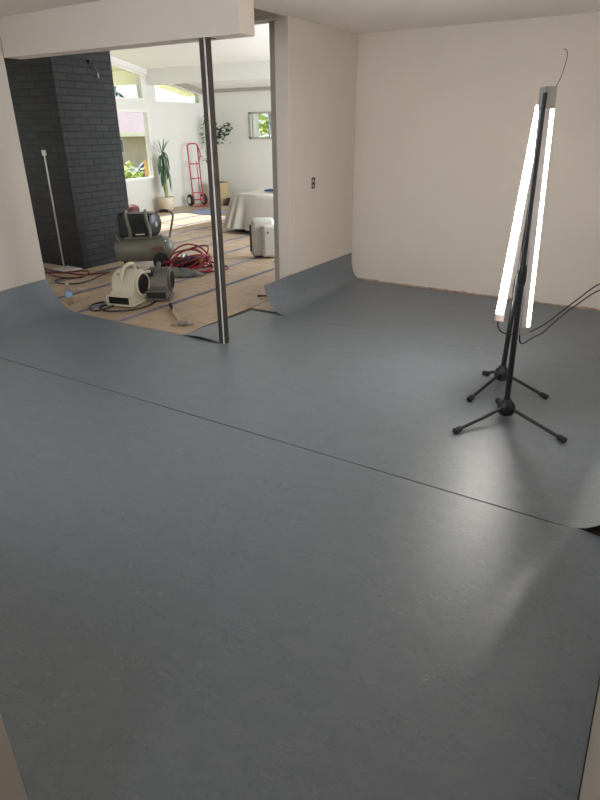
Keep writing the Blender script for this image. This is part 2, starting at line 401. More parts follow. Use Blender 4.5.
# small window in the far wall
m = MB()
for a, c in (((SX0,SZ0),(SX1,SZ0+.035)), ((SX0,SZ1-.035),(SX1,SZ1)), ((SX0,SZ0),(SX0+.045,SZ1)), ((SX1-.045,SZ0),(SX1,SZ1))):
    m.box((a[0], YF-.015, a[1]), (c[0], YF+.09, c[1]))
w5 = struct(m.build('window_5', M['taupe']))
MB().box((SX0+.04, YF+.05, SZ0+.03), (SX1-.04, YF+.056, SZ1-.03)).build('pane', M['glass'], w5)

# brick chimney breast
ch = MB().prism([(-7.9,4.86),(-6.185,4.86),(-6.185,5.72),(-7.9,5.72)], 0.0, zceil(5.2)+.1, 'z')
struct(ch.build('wall_chimney', M['brick']))

# ------------------------------------------------------------------ steel post
p = thing('steel_post', 'bare steel post standing at the corner of the opening under the header', 'post', (-2.912, 3.56, 0))
MB().box((-.044, -.038, .002), (.000, .004, 2.146)).build('column', M['steel'], p, bevel=.004)
MB().box((.000, -.040, .002), (.007, -.029, 2.146)).build('seam_strip', M['galv'], p, bevel=.001)['label'] = 'bright metal strip'
MB().box((.001, -.026, .002), (.014, .022, 2.146)).build('channel', M['steel'], p, bevel=.003)
MB().box((-.045, -.034, 2.140), (.035, .045, 2.1455)).build('cap_plate', M['steel'], p)

# ------------------------------------------------------------------ linoleum sheets
def sheet_front():
    m = MB()
    xs = lin(-5.05, -.5, 60) + lin(-.46, XR-.004, 50)
    ys = lin(.325, 2.391, 30)
    def fn(x, y):
        z = .0
        z += .008*sstep(-.10, XR, x)**2*sstep(1.2, 2.3, y)
        xr = lerp(-.27, -.06, (y-1.3)/1.1); z += .010*math.exp(-((x-xr)/.055)**2)*sstep(1.2, 1.9, y)  # low ridge added to catch a streak of lamp reflection
        z += .0015*mnoise.noise(Vector((x*1.1, y*1.1, 0)))
        return (x, y, max(z, -.0008)+.0006)
    m.grid(fn, xs, ys)
    o = m.build('linoleum_sheet', M['lino'], solid=.0028)
    return tag(o, 'wide blue grey linoleum sheet in the foreground, nearest to the camera', 'flooring sheet', 'loose linoleum sheets')
sheet_front()

def sheet_middle():
    m = MB()
    prof = [(-5.062,.284),(-5.045,.262),(-5.02,.222),(-4.985,.170),(-4.950,.118),(-4.900,.068),(-4.850,.036),(-4.78,.014),(-4.70,.004),(-4.60,0)]
    sp = spline([(a, 0, c) for a, c in prof], 3)
    left = [(v.x, v.z) for v in sp] + [(x, 0) for x in lin(-4.5, -3.45, 10)]
    mid = [(x, 0) for x in lin(-3.36, -2.90, 12)]
    comm = [(x, 0) for x in lin(-2.86, -.16, 30)] + [(-.13,.0),(-.10,.002),(-.07,.008),(-.035,.022),(0,.045),(.03,.072),(.06,.106),(.085,.142),(.10,.180),(XR-.006,.215)]
    def w(x, y): return .0012*mnoise.noise(Vector((x*1.3, y*1.3, 5)))
    P = left + mid + comm
    ys = lin(2.400, 3.517, 22)
    def fn(i, y):
        x, z = P[int(i)]
        k = 0
        if x < -4.4: z *= lerp(.88, 1.0, sstep(2.4, 3.5, y))
        if x > -.14: z *= lerp(1.0, .8, sstep(2.4, 3.5, y))
        # gentle swell beside the post
        z += .012*math.exp(-((x+3.55)/.28)**2)*sstep(3.0, 3.4, y)*(1-.5*sstep(3.42,3.517,y))
        return (x, y, z + w(x, y) + .0006)
    m.grid(fn, list(range(len(P))), ys)
    # tongue of the sheet running into the nook, its cut edge lifted beside the post
    Q = mid + comm
    ys2 = [3.517] + lin(3.56, 4.432, 18)
    def fn2(i, y):
        x, z = Q[int(i)]
        t = (y-3.517)/(4.432-3.517)
        if i < 12: x = lerp(x + .0, x + .075*(1-(i/11)), t)
        if x > -.14: z *= .8
        lift = .022*max(0, math.sin(PI*min(1, max(0, (x+3.37)/.45))))*(1-sstep(3.517, 3.95, y)) if x < -2.92 else 0
        return (x, y, z + lift + w(x, y) + .0006 + (.0025 if x < -2.92 and y < 3.53 else 0))
    m.grid(fn2, list(range(len(Q))), ys2)
    o = m.build('linoleum_sheet', M['lino'], solid=.0028, weld=.0004)
    return tag(o, 'middle blue grey linoleum sheet, under the light stands, curling up the left wall', 'flooring sheet', 'loose linoleum sheets')
sheet_middle()

def sheet_nook():
    m = MB()
    prof = [(-3.140,.262),(-3.128,.215),(-3.108,.160),(-3.080,.108),(-3.048,.062),(-3.005,.028),(-2.955,.009),(-2.90,.001),(-2.84,0)]
    sp = spline([(a, 0, c) for a, c in prof], 3)
    P = [(v.x, v.z) for v in sp] + [(x, 0) for x in lin(-2.75, -.1, 30)] + [(-.04,.006),(.0,.02),(.04,.045),(.07,.08),(.09,.12),(XR-.006,.16)]
    ys = lin(4.4375, YB-.012, 34)
    def fn(i, y):
        x, z = P[int(i)]
        if x < -2.85:
            k = sstep(4.44, 4.85, y)             # from free-hanging corner to leaning on the wall
            z2 = z*lerp(1.0, 1.16, k)
            top = z/.262
            x = lerp(x, max(x + .085*top + .012*(1-top), XN+.006), k)
            z = z2
        return (x, y, z + .001*mnoise.noise(Vector((x*1.3, y*1.3, 9))) + .0006)
    m.grid(fn, list(range(len(P))), ys)
    o = m.build('linoleum_sheet', M['lino'], solid=.0028)
    return tag(o, 'far blue grey linoleum sheet at the back wall, curling up under the wall outlet', 'flooring sheet', 'loose linoleum sheets')
sheet_nook()

# ------------------------------------------------------------------ floor paper with tape
fp = thing('floor_paper', 'tan protective floor paper taped down through the next room', 'floor paper', (0,0,0))
tx = [-3.36, -4.125, -4.70, -5.30, -5.90, -6.45, -7.05, -7.60, -8.20, -8.80, -9.595]
for k in range(len(tx)-1):
    x1, x0 = tx[k], tx[k+1]
    y0 = 3.524
    def pf(x, y, s=k):
        z = .0008 + .0045*max(0, mnoise.noise(Vector((x*2.2, y*1.5, s*3.1)))) + .0025*max(0, mnoise.noise(Vector((x*7, y*2.5, s*1.7))))
        return (x, y, z - .0016)
    MB().grid(pf, lin(x0+.002, x1-.002, 12), lin(y0, YF-.02, 110)).build('paper_strip', M['paper'], fp)
MB().grid(lambda x, y: (x, y, -.0012+.002*max(0, mnoise.noise(Vector((x*3, y*3, 2))))), lin(-3.355, XN-.02, 8), lin(4.51, 4.80, 6)).build('paper_strip', M['paper'], fp)
for k, x in enumerate(tx[1:-1]):
    def tf(u, y, xx=x): return (xx + u + .012*mnoise.noise(Vector((xx, y*.5, 0))), y, .0058 + .002*mnoise.noise(Vector((xx*3, y*2, 1))))
    MB().grid(tf, [-.020, .020], lin(3.54, YF-.05, 60)).build('tape_strip', M['tape'], fp)
MB().grid(lambda x, y: (x, y, .008), lin(-8.75, -8.0, 4), lin(9.62, 10.2, 4)).build('plastic_patch', mat('pale_blue_film', (.22,.36,.58), .3), fp)['label'] = 'pale blue patch of film'

# ------------------------------------------------------------------ light stands and tubes
def stand(name, label, base, feet, top, zsplit, zcl):
    bx, by = base
    t = thing(name, label, 'light stand', (bx, by, 0), 0, 'tripod light stands')
    tx_, ty_, tz_ = top[0]-bx, top[1]-by, top[2]
    def at(z): return (tx_*z/tz_, ty_*z/tz_, z)
    MB().tube([at(.09), at(zsplit)], .0165, 18).build('pole', M['blackm'], t)
    MB().tube([at(zsplit-.02), at(tz_)], .0105, 14).build('upper_rod', M['blackm'], t)
    MB().lathe([(.013,zcl-.055),(.021,zcl-.05),(.023,zcl-.01),(.021,zcl+.03),(.017,zcl+.055),(.012,zcl+.06)], 20, Matrix.Translation((tx_*zcl/tz_, ty_*zcl/tz_, 0))).build('clutch', M['black'], t)
    hb = MB().lathe([(.020,.028),(.040,.032),(.050,.045),(.052,.075),(.044,.100),(.030,.115),(.022,.128),(.012,.130)], 20)
    hb.build('hub', M['blackm'], t)
    for fx, fy in feet:
        dx, dy = fx-bx, fy-by; L = math.hypot(dx, dy); ux, uy = dx/L, dy/L
        leg = MB().tube([(ux*.03, uy*.03, .078), (dx-ux*.02, dy-uy*.02, .022)], .0105, 12).build('leg', M['blackm'], t)
        MB().tube([(dx-ux*.055, dy-uy*.055, .0285), (dx-ux*.045, dy-uy*.045, .026), (dx-ux*.006, dy-uy*.006, .0195), (dx, dy, .018)], [.012,.017,.018,.012], 14).build('rubber_foot', M['rubber'], leg)
    return t
stand('light_stand', 'nearer black tripod stand, its pole in front of the tube turned away', (-.614, 3.338), [(-.811,2.977),(-.246,3.185),(-.708,3.535)], (-.662, 3.338, 1.745), .84, .86)
stand('light_stand', 'farther black tripod stand holding the glowing tube', (-.774, 3.867), [(-.869,3.439),(-.446,3.734),(-.918,3.950)], (-.752, 3.872, 1.74), .66, .68)

def tube_light(name, label, top, bot, face, w, depth, group, lit, capc, cap_top):
    """linear lamp: deep channel at the back, round diffuser in front, caps at both ends"""
    top, bot = Vector(top), Vector(bot); ax = (top-bot); L = ax.length; ax.normalize()
    f = Vector(face+(0,)); f = (f - ax*f.dot(ax)).normalized(); s = ax.cross(f).normalized()
    Mx = Matrix((( s.x, f.x, ax.x, bot.x), (s.y, f.y, ax.y, bot.y), (s.z, f.z, ax.z, bot.z), (0,0,0,1)))
    t = thing(name, label, 'lamp', bot, 0, group)
    Ml = Matrix.Translation(-bot) @ Mx
    r = w/2
    arc = [(r*math.cos(a), .002 + r*1.05*math.sin(a)) for a in lin(-.1, PI+.1, 20)]
    MB().prism(arc, .03, L-.03, 'z').xform(Ml).build('diffuser', lit, t)
    MB().box((-r*.98, -depth, .028), (r*.98, -.003, L-.028)).xform(Ml).build('channel', M['alu'], t, bevel=.003)
    for z0, z1 in ((0, .045), (L-cap_top, L)):
        pr = [(r*1.06*math.cos(a), .002+r*1.1*math.sin(a)) for a in lin(-.05, PI+.05, 14)] + [(-r*1.05, -depth-.002), (r*1.05, -depth-.002)]
        MB().prism(pr, z0, z1, 'z').xform(Ml).build('end_cap', capc, t, bevel=.002)
    return t, Ml, L
t1, Ml, L1 = tube_light('tube_light', 'glowing white tube lamp hung upright on the farther stand, turned to the left', (-.792, 3.96, 1.760), (-.808, 3.73, .475), (-1.0, -.45), .056, .016, 'shop light tubes', M['tube'], M['endcap'], .06)
# clamp that holds it to the stand
cl = MB().tube([Vector((-.785,3.945,1.66)), Vector((-.753,3.872,1.66))], .009, 10).build('clamp', M['blackm'], None)
cl.data.transform(Matrix.Translation((.818, -3.73, -.475))); cl.parent = t1
t2, Ml2, L2 = tube_light('tube_light', 'second tube lamp behind the nearer stand, turned away to the right, silver cap on top', (-.657, 3.425, 1.775), (-.597, 3.425, .515), (.72, .69), .050, .042, 'shop light tubes', M['tube_b'], M['capmetal'], .10)
# thin wire rising from the top of the unlit tube
wz = MB().tube(spline([(-.640,3.425,1.765),(-.620,3.415,1.80),(-.606,3.402,1.85),(-.600,3.40,1.90),(-.607,3.40,1.925),(-.622,3.40,1.93)], 6), .0017, 6)
tag(wz.build('wire', M['blackm']), 'thin curved wire sticking up from the top of the lamp', 'wire')
# power cords of the two lamps, drooping towards the right wall
c1 = MB().tube(spline([(-.818,3.73,.475),(-.815,3.74,.43),(-.790,3.78,.385),(-.735,3.83,.368),(-.655,3.86,.385),(-.575,4.00,.418),(-.520,4.20,.455),(-.44,4.4,.52),(-.349,4.60,.585),(-.15,4.8,.66),(XR-.002,5.0,.70)], 8), .0045, 8)
tag(c1.build('power_cord', M['black']), 'upper black cord from the glowing lamp drooping to the right', 'cord', 'lamp cords')
c2 = MB().tube(spline([(-.622,3.425,.515),(-.615,3.44,.455),(-.605,3.52,.425),(-.590,3.66,.418),(-.560,3.85,.405),(-.520,4.10,.430),(-.46,4.32,.47),(-.341,4.60,.543),(-.15,4.85,.60),(XR-.002,5.1,.62)], 8), .0045, 8)
tag(c2.build('power_cord', M['black']), 'lower black cord from the lamp turned away, drooping to the right', 'cord', 'lamp cords')

# ------------------------------------------------------------------ open outlet box on the nook wall
ob = thing('outlet_box', 'open electrical outlet box without a cover on the nook wall', 'outlet', (XN, 5.21, 1.112))
m = MB(); hw, hh, t_ = .030, .052, .004
for a, c in (((-hw,-hh),(hw,-hh+t_)), ((-hw,hh-t_),(hw,hh)), ((-hw,-hh),(-hw+t_,hh)), ((hw-t_,-hh),(hw,hh))):
    m.box((.0, a[0], a[1]), (.006, c[0], c[1]))
m.build('rim', M['steelblade'], ob)
MB().box((.0005, -hw+t_, -hh+t_), (.002, hw-t_, hh-t_)).build('cavity', M['black'], ob)
MB().box((.002, -.016, .004), (.009, .016, .034)).build('receptacle', M['offwhite'], ob, bevel=.003)
MB().box((.002, -.016, -.036), (.009, .010, -.012)).build('receptacle', M['offwhite'], ob, bevel=.003)
MB().tube(spline([(.004,.02,.04),(.014,0,.02),(.012,-.015,-.005),(.012,.012,-.03)], 6), .0025, 6).build('loose_wire', M['black'], ob)

# ------------------------------------------------------------------ floor lamp without shade
fl = thing('floor_lamp', 'thin silver floor lamp without a shade, square base by the brick chimney', 'floor lamp', (-6.315, 4.69, 0))
MB().box((-.14, -.13, .0105), (.14, .13, .0275)).build('base', M['chrome'] if False else mat('brushed_nickel', (.70,.67,.62), .45, .25), fl, bevel=.004)
MB().cyl((-.06, .02, .027), (-.06, .02, 1.33), .0095, n=14).build('pole', mat('satin_nickel', (.58,.56,.52), .35, .6), fl)
MB().cyl((-.06, .02, 1.325), (-.06, .02, 1.385), .024, .024).build('socket', M['white'], fl, bevel=.004)
MB().cyl((-.06, .02, 1.384), (-.06, .02, 1.410), .020, .016).build('socket_rim', M['black'], fl)

# hook and wire on the chimney
hk = thing('wall_hook', 'dark hook with a loose pale wire high on the chimney side', 'hook', (-6.185, 5.38, 2.31))
MB().cyl((0, 0, 0), (.03, 0, 0), .022, .016, 14).build('boss', M['black'], hk)
MB().tube(spline([(.028,0,0),(.04,.02,-.02),(.04,.05,-.06),(.035,.07,-.10),(.035,.08,-.12)], 6), .007, 8).build('arm', M['black'], hk)
MB().tube(spline([(.035,.08,-.11),(.038,.085,-.13),(.036,.085,-.165)], 6), .006, 8).build('tip', M['offwhite'], hk)

# ------------------------------------------------------------------ cords on the floor by the lamp
def cord(name, label, pts, r, material, cat='cord', group=None, n=8):
    return tag(MB().tube(spline(pts, n), r, 8).build(name, material), label, cat, group)
cord('extension_cord', 'dark red extension cord looped round the lamp base', [(-6.62,4.62,.018),(-6.36,4.45,.018),(-6.10,4.38,.018),(-5.86,4.43,.018),(-5.86,4.62,.018),(-6.02,4.76,.018),(-6.16,4.50,.034),(-6.40,4.35,.03),(-6.62,4.30,.018),(-6.72,4.45,.018),(-6.5,4.54,.034),(-6.2,4.52,.034),(-5.9,4.60,.018),(-5.72,4.86,.018)], .009, M['darkred'])
cord('extension_cord', 'black cord looping on the paper between the lamp and the cream blower', [(-5.72,4.80,.016),(-5.66,4.62,.016),(-5.60,4.45,.016),(-5.60,4.28,.016),(-5.74,4.18,.016),(-5.92,4.22,.016),(-5.95,4.36,.016),(-5.80,4.52,.018)], .008, M['black'])

# ------------------------------------------------------------------ clear bottle
bt = thing('water_bottle', 'small clear plastic water bottle behind the curled linoleum', 'bottle', (-4.985, 3.68, .008), .2)
MB().lathe([(.022,0),(.031,.004),(.032,.02),(.030,.06),(.032,.10),(.032,.135),(.024,.165),(.013,.185),(.013,.196)], 20).build('body', M['clear'], bt)
MB().lathe([(.0325,.075),(.0328,.076),(.0328,.124),(.0325,.125)], 20).build('label_band', M['label'], bt)
MB().lathe([(.0145,.194),(.015,.195),(.015,.208),(.013,.21)], 16).build('cap', M['white'], bt)

# ------------------------------------------------------------------ blowers
def blower(label, loc, rz, body, W=.25, dark=M['black']):
    t = thing('floor_blower', label, 'air mover', loc, rz, 'floor drying blowers')
    # snail outline in (y,z): scroll round at the back, outlet low at the front (-y)
    cy, cz, r = .03, .185, .142
    prof = [(cy + r*math.cos(a), cz + r*math.sin(a)) for a in lin(R(-60), R(172), 26)]
    prof += [(cy-r-.012, cz-.045), (cy-r-.045, .125), (-.185, .112), (-.195, .105), (-.195, .012), (-.185, .004), (.09, .004), (.105, .02)]
    b_ = MB().prism(prof, -W/2, W/2, 'x').build('housing', body, t, bevel=.014, seg=3, angle=35)
    # wider foot flange
    MB().box((-W/2-.018, -.19, .0025), (W/2+.018, .10, .022)).build('foot', body, t, bevel=.006)
    # outlet rim and dark mouth
    m = MB(); a0, a1, z0, z1 = -W/2-.012, W/2+.012, .012, .118
    for p, q in (((a0,z0),(a1,z0+.018)), ((a0,z1-.018),(a1,z1)), ((a0,z0),(a0+.02,z1)), ((a1-.02,z0),(a1,z1))):
        m.box((p[0], -.222, p[1]), (q[0], -.188, q[1]))
    m.build('outlet_rim', body, t, bevel=.004)
    g = MB().box((a0+.018, -.204, z0+.016), (a1-.018, -.199, z1-.016)).build('outlet', dark, t)
    sl = MB()
    for k in range(9):
        x = lerp(a0+.03, a1-.03, k/8); sl.box((x-.002, -.209, z0+.018), (x+.002, -.204, z1-.018))
    sl.build('grille', M['rubber'], g)
    for s in (-1, 1):
        Mi = Matrix.Translation((s*(W/2), cy, cz)) @ Matrix.Rotation(s*PI/2, 4, 'Y')
        rim = MB().lathe([(.112,-.004),(.122,.004),(.122,.018),(.112,.024),(.100,.020),(.098,.004)], 32, Mi).build('intake_ring', body, t)
        MB().lathe([(.1,.004),(.099,.012),(.02,.020),(.001,.020)], 32, Mi).build('intake', dark, t)
        gr = MB()
        for rr in (.035,.055,.075,.094):
            gr.tube([Mi @ Vector((rr*math.cos(a), rr*math.sin(a), .0205)) for a in lin(0, 2*PI, 33)[:-1]], .0022, 5, closed=True)
        for a in lin(0, 2*PI, 9)[:-1]:
            gr.tube([Mi @ Vector((.015*math.cos(a), .015*math.sin(a), .0205)), Mi @ Vector((.1*math.cos(a), .1*math.sin(a), .016))], .0022, 5)
        gr.build('guard', M['rubber'], rim)
    return t, body
def blower_handle(t, body, w=.03):
    pts = spline([(0,-.115,.235),(0,-.105,.300),(0,-.06,.352),(0,.0,.372),(0,.07,.372),(0,.115,.352),(0,.135,.30)], 6)
    m = MB()
    for i, p in enumerate(pts): pass
    m.tube(pts, .019, 12).build('handle', body, t)
b1, bd = blower('cream floor blower with a dark round intake beside the grey one', (-4.52, 4.06, .006), R(14), M['cream'])
blower_handle(b1, bd)
MB().box((-.075, -.10, .285), (-.035, -.06, .318)).build('switch_box', M['cream'], b1, bevel=.006)
b2, bd = blower('grey brown floor blower behind the cream one', (-4.405, 4.37, .006), R(31), M['greyp'], W=.22)
b2.scale = (.94, .94, .92)
MB().prism([(-.06,.30),(.04,.31),(.06,.375),(.01,.39),(-.02,.345)], -.02, .02, 'x').build('handle', bd, b2, bevel=.008)
MB().box((-.115, -.128, .255), (-.045, -.085, .325)).build('switch_plate', M['black'], b2, bevel=.004)
MB().box((-.110, -.134, .300), (-.055, -.127, .330)).build('sticker', M['offwhite'], b2)
cord('power_cord', 'black blower cord lying in two loops in front of the cream blower', [(-4.66,4.30,.30),(-4.50,4.33,.16),(-4.36,4.24,.02),(-4.26,4.06,.013),(-4.25,3.90,.013),(-4.33,3.76,.013),(-4.47,3.68,.013),(-4.60,3.72,.013),(-4.62,3.84,.013),(-4.50,3.80,.026),(-4.55,3.64,.013),(-4.68,3.66,.013),(-4.76,3.78,.013),(-4.74,3.90,.013)], .008, M['black'])

# ------------------------------------------------------------------ air compressor
ac = thing('air_compressor', 'olive grey air compressor with a black pump and tall handle by the chimney', 'air compressor', (-5.55, 5.30, .006), R(44))
TL, TR_, TZ = .29, .150, .235
Mx = Matrix.Translation((-TL-.02, 0, TZ)) @ Matrix.Rotation(PI/2, 4, 'Y')
tp = [(.001,-.055),(.05,-.050),(.09,-.036),(.125,-.012),(.145,.02),(.150,.05)]
tp = tp + [(.150, 2*TL-.05+.04)] + [(r_, 2*TL+.04-z) for r_, z in tp[::-1]][1:]
MB().lathe(tp, 32, Mx).build('tank', M['olive'], ac)
MB().box((-.22, -.07, TZ+.135), (.24, .07, TZ+.165)).build('deck', M['olive'], ac, bevel=.004)
# pump: dark block with two pale curved straps
MB().box((-.27, -.12, TZ+.165), (.12, .13, TZ+.435)).build('pump_shroud', M['black'], ac, bevel=.03, seg=3)
for x in (-.15, .08):
    st = MB(); pts = spline([(x+.01,-.128,TZ+.17),(x+.012,-.142,TZ+.24),(x-.005,-.140,TZ+.33),(x-.02,-.130,TZ+.41),(x-.02,-.08,TZ+.447),(x-.02,.06,TZ+.447)], 5)
    st.tube(pts, .022, 8).build('strap', M['olive'], ac)
fn_ = MB()
for k in range(7):
    z = TZ+.20+k*.03; fn_.box((-.11, -.134, z), (.045, -.118, z+.012))
fn_.build('cooling_fins', M['rubber'], ac)
MB().box((-.08, -.14, TZ+.19), (.03, -.13, TZ+.205)).build('badge', M['offwhite'], ac)
Mw = Matrix.Translation((.125, -.02, TZ+.30)) @ Matrix.Rotation(R(-35), 4, 'Z') @ Matrix.Rotation(PI/2, 4, 'Y')
MB().lathe([(.125,0),(.135,.01),(.135,.045),(.12,.055),(.02,.06),(.001,.06)], 28, Mw).build('fan_cover', M['blackm'], ac)
MB().lathe([(.004,.061),(.030,.061),(.030,.066),(.001,.066)], 16, Mw).build('fan_hub', M['chrome'], ac)
hd = spline([(.17,.02,TZ+.13),(.155,.02,TZ+.30),(.165,.02,TZ+.40),(.20,.02,TZ+.43),(.28,.02,TZ+.445),(.36,.02,TZ+.43),(.385,.02,TZ+.395),(.375,.02,TZ+.33),(.32,.02,TZ+.13),(.28,.02,TZ+.06)], 6)
h_ = MB().tube(hd, .014, 12).build('handle', M['olive'], ac)
MB().tube([(.23,.02,TZ+.438),(.28,.02,TZ+.446),(.33,.02,TZ+.438)], .020, 12).build('grip', M['rubber'], h_)
MB().tube(spline([(-.27,-.10,TZ+.07),(-.30,-.10,TZ+.17),(-.30,-.02,TZ+.20),(-.30,.07,TZ+.17),(-.27,.08,TZ+.07)], 5), .010, 8).build('lift_handle', M['olive'], ac)
for s in (-1, 1):
    Mq = Matrix.Translation((.20, s*.185, .105)) @ Matrix.Rotation(PI/2, 4, 'X')
    wh = MB().lathe([(.06,-.025),(.098,-.022),(.104,-.012),(.104,.012),(.098,.022),(.06,.025)], 24, Mq).build('wheel', M['rubber'], ac)
    MB().lathe([(.058,-.02),(.060,-.019),(.060,.019),(.058,.02)], 18, Mq).build('wheel_hub', M['offwhite'], wh)
MB().tube([(.20,-.18,.105),(.20,.18,.105)], .012, 10).build('axle', M['blackm'], ac)
for s in (-1, 1):
    MB().tube([(-.24, s*.08, TZ-.11), (-.25, s*.10, .004)], .016, 10).build('foot', M['rubber'], ac)
MB().box((.09, -.158, TZ-.02), (.23, -.146, TZ+.05)).build('warning_label', mat('faded_brown_label', (.16,.09,.06), .6, vary=.5, vscale=60), ac)
MB().tube([(.20,-.13,TZ+.10),(.27,-.17,TZ+.115)], .012, 10).build('outlet_valve', M['chrome'], ac)

# clay pot by the far window wall, just showing above the compressor
rp = thing('clay_pot', 'dark red lidded pot showing between the chimney and the compressor', 'pot', (-8.40, 7.83, .008))
MB().lathe([(.09,0),(.12,.05),(.13,.16),(.11,.22),(.10,.23)], 24).build('body', M['pot'], rp)
MB().lathe([(.10,.228),(.135,.235),(.140,.26),(.12,.32),(.06,.35),(.001,.355)], 24).build('lid', M['clay'], rp)

# ------------------------------------------------------------------ red air hose coil
def hose():
    pts = []
    rng = random.Random(3)
    cx, cy = -5.03, 5.48
    loops = [(.30,.27,0,.03,.01),(.33,.25,.4,.05,.03),(.27,.24,.9,.08,.05),(.31,.27,1.4,.11,.06),(.26,.22,2.0,.14,.09),(.29,.25,2.6,.16,.10),(.24,.23,.3,.19,.08),(.27,.21,1.1,.21,.12)]
    for k, (a, b_, ph, z, tl) in enumerate(loops):
        for i in range(10):
            t = 2*PI*i/10
            x = a*math.cos(t); y = b_*math.sin(t)
            xr = x*math.cos(.75) - y*math.sin(.75); yr = x*math.sin(.75) + y*math.cos(.75)
            pts.append((cx + xr + .02*rng.uniform(-1,1) + .02*math.sin(k*2), cy + yr + .02*rng.uniform(-1,1), max(.024, z*.72 + tl*math.sin(t+ph) + .008*rng.uniform(-1,1))))
    # two loops standing up
    for k in range(2):
        for i in range(11):
            t = PI*i/10
            u = .26*math.cos(t)*(1-.15*k)
            pts.append((cx + u*.68 + .05 + .06*k, cy + u*.73 - .05*k, .05 + (.27-.05*k)*math.sin(t)))
    pts += [(-4.95,5.10,.03),(-4.72,5.40,.024),(-4.58,5.62,.024),(-4.62,5.78,.024),(-4.80,5.86,.024),(-5.05,5.90,.03)]
    return tag(MB().tube(spline(pts, 5), .0105, 8).build('air_hose', M['red']), 'tangled coil of red air hose beside the compressor', 'hose')
hose()
ng = thing('nail_gun', 'black and yellow power tool inside the red hose coil', 'tool', (-4.98, 5.46, .012), R(44))
MB().tube(spline([(-.20,0,.09),(-.10,0,.10),(.05,0,.10),(.14,0,.10)], 4), [.055,.062,.066,.068,.068,.068,.068,.066,.066,.066,.066,.064,.06], 14).build('body', M['black'], ng)
MB().tube([(.13,0,.10),(.155,0,.10),(.175,0,.10)], [.075,.078,.05], 16).build('end_cap', M['yellow'], ng)
MB().box((-.10, -.055, .012), (-.02, .055, .05)).build('magazine', M['black'], ng, bevel=.01)
MB().tube([(-.05,0,.14),(-.04,0,.20)], [.045,.035], 14).build('cylinder_head', M['chrome'], ng)
MB().box((.0, -.05, .012), (.06, .05, .05)).build('grip', M['black'], ng, bevel=.01)
# thin violet lead over it
cord('thin_lead', 'thin violet lead draped over the power tool', [(-5.03,5.33,.03),(-4.95,5.36,.12),(-4.90,5.45,.185),(-4.84,5.56,.10),(-4.80,5.66,.03)], .006, M['purple'])

# crumpled canvas bag in front of the hose
def bag():
    def fn(u, v):
        a = 2*PI*u; r = v
        x = .34*r*math.cos(a); y = .13*r*math.sin(a)
        h = .085*(1-r**2.5)
        nz = mnoise.noise(Vector((x*9, y*9, 1)))*.045 + mnoise.noise(Vector((x*22, y*22, 4)))*.018
        z = max(.003, h + nz*(1-r**4)) + .004
        return (x*(1+.10*mnoise.noise(Vector((math.cos(a)*2, math.sin(a)*2, 7)))), y*(1+.16*mnoise.noise(Vector((math.cos(a)*2, math.sin(a)*2, 9)))), z)
    m = MB().grid(fn, lin(0, 1, 49), lin(0.02, 1, 16)); 
    M2 = Matrix.Rotation(R(38), 4, 'Z'); m.xform(M2)
    o = m.build('canvas_bag', M['bag'], weld=.0005, angle=50)
    o.location = (-4.93, 5.17, .006)
    return tag(o, 'crumpled grey canvas bag lying between the compressor and the hose', 'bag')
bag()

# ------------------------------------------------------------------ floor scraper
sc_ = thing('floor_scraper', 'long handled floor scraper lying on the paper near the post', 'scraper', (-3.53, 3.72, .012), 0)
MB().tube([(-.04,.03,.020),(-.30,.22,.020),(-.50,.385,.020)], [.013,.016,.016], 12).build('handle', M['woodhandle'], sc_)
MB().tube([(-.34,.25,.0195),(-.51,.392,.020)], [.0165,.018], 12).build('grip', M['rubber'], sc_)
a_ = math.atan2(.65, .55)
MB().box((-.10,-.02,.002), (.10,.018,.008), rot=R(38)).build('blade', M['steelblade'], sc_)
MB().box((-.04,-.012,.006), (.04,.030,.030), rot=R(38)).build('blade_clamp', M['steelblade'], sc_, bevel=.005)

# small dark red clip under the curled sheet corner
cp = thing('pliers', 'small dark red handled pliers on the paper under the curled sheet corner', 'tool', (-3.47, 4.87, .008), R(35))
MB().tube(spline([(0,0,.014),(.05,.014,.014),(.10,.016,.014)], 4), .010, 8).build('grip', M['darkred'], cp)
MB().tube(spline([(0,0,.014),(.05,-.014,.014),(.10,-.016,.014)], 4), .010, 8).build('grip', M['darkred'], cp)
MB().box((-.05,-.010,.004), (.01,.010,.024)).build('jaw', M['blackm'], cp, bevel=.004)

# ------------------------------------------------------------------ hand truck
ht = thing('hand_truck', 'red two wheeled hand truck leaning at the window wall', 'hand truck', (-9.26, 10.66, .008), R(74))
for s in (-1, 1):
    MB().tube(spline([(s*.13,-.02,.05),(s*.13,.03,.40),(s*.13,.07,.9),(s*.13,.09,1.18)], 4), .015, 10).build('upright', M['redpaint'], ht)
MB().tube(spline([(-.13,.09,1.18),(-.125,.09,1.25),(-.08,.09,1.285),(0,.09,1.29),(.08,.09,1.285),(.125,.09,1.25),(.13,.09,1.18)], 5), .016, 10).build('loop_handle', M['redpaint'], ht)
MB().tube(spline([(.12,.08,1.24),(.12,.0,1.12),(.10,-.03,1.02),(.06,.0,.93)], 5), .013, 8).build('grip_bar', M['redpaint'], ht)
for z in (.28, .58, .88):
    y = .03 + .08*(z-.4)
    MB().tube([(-.13,y,z),(.13,y,z)], .012, 8).build('crossbar', M['redpaint'], ht)
MB().tube([(.06,.0,.14),(.06,.07,.93)], .011, 8).build('brace', M['redpaint'], ht)
MB().box((-.17,-.20,.002), (.17,-.02,.010)).build('toe_plate', M['redpaint'], ht)
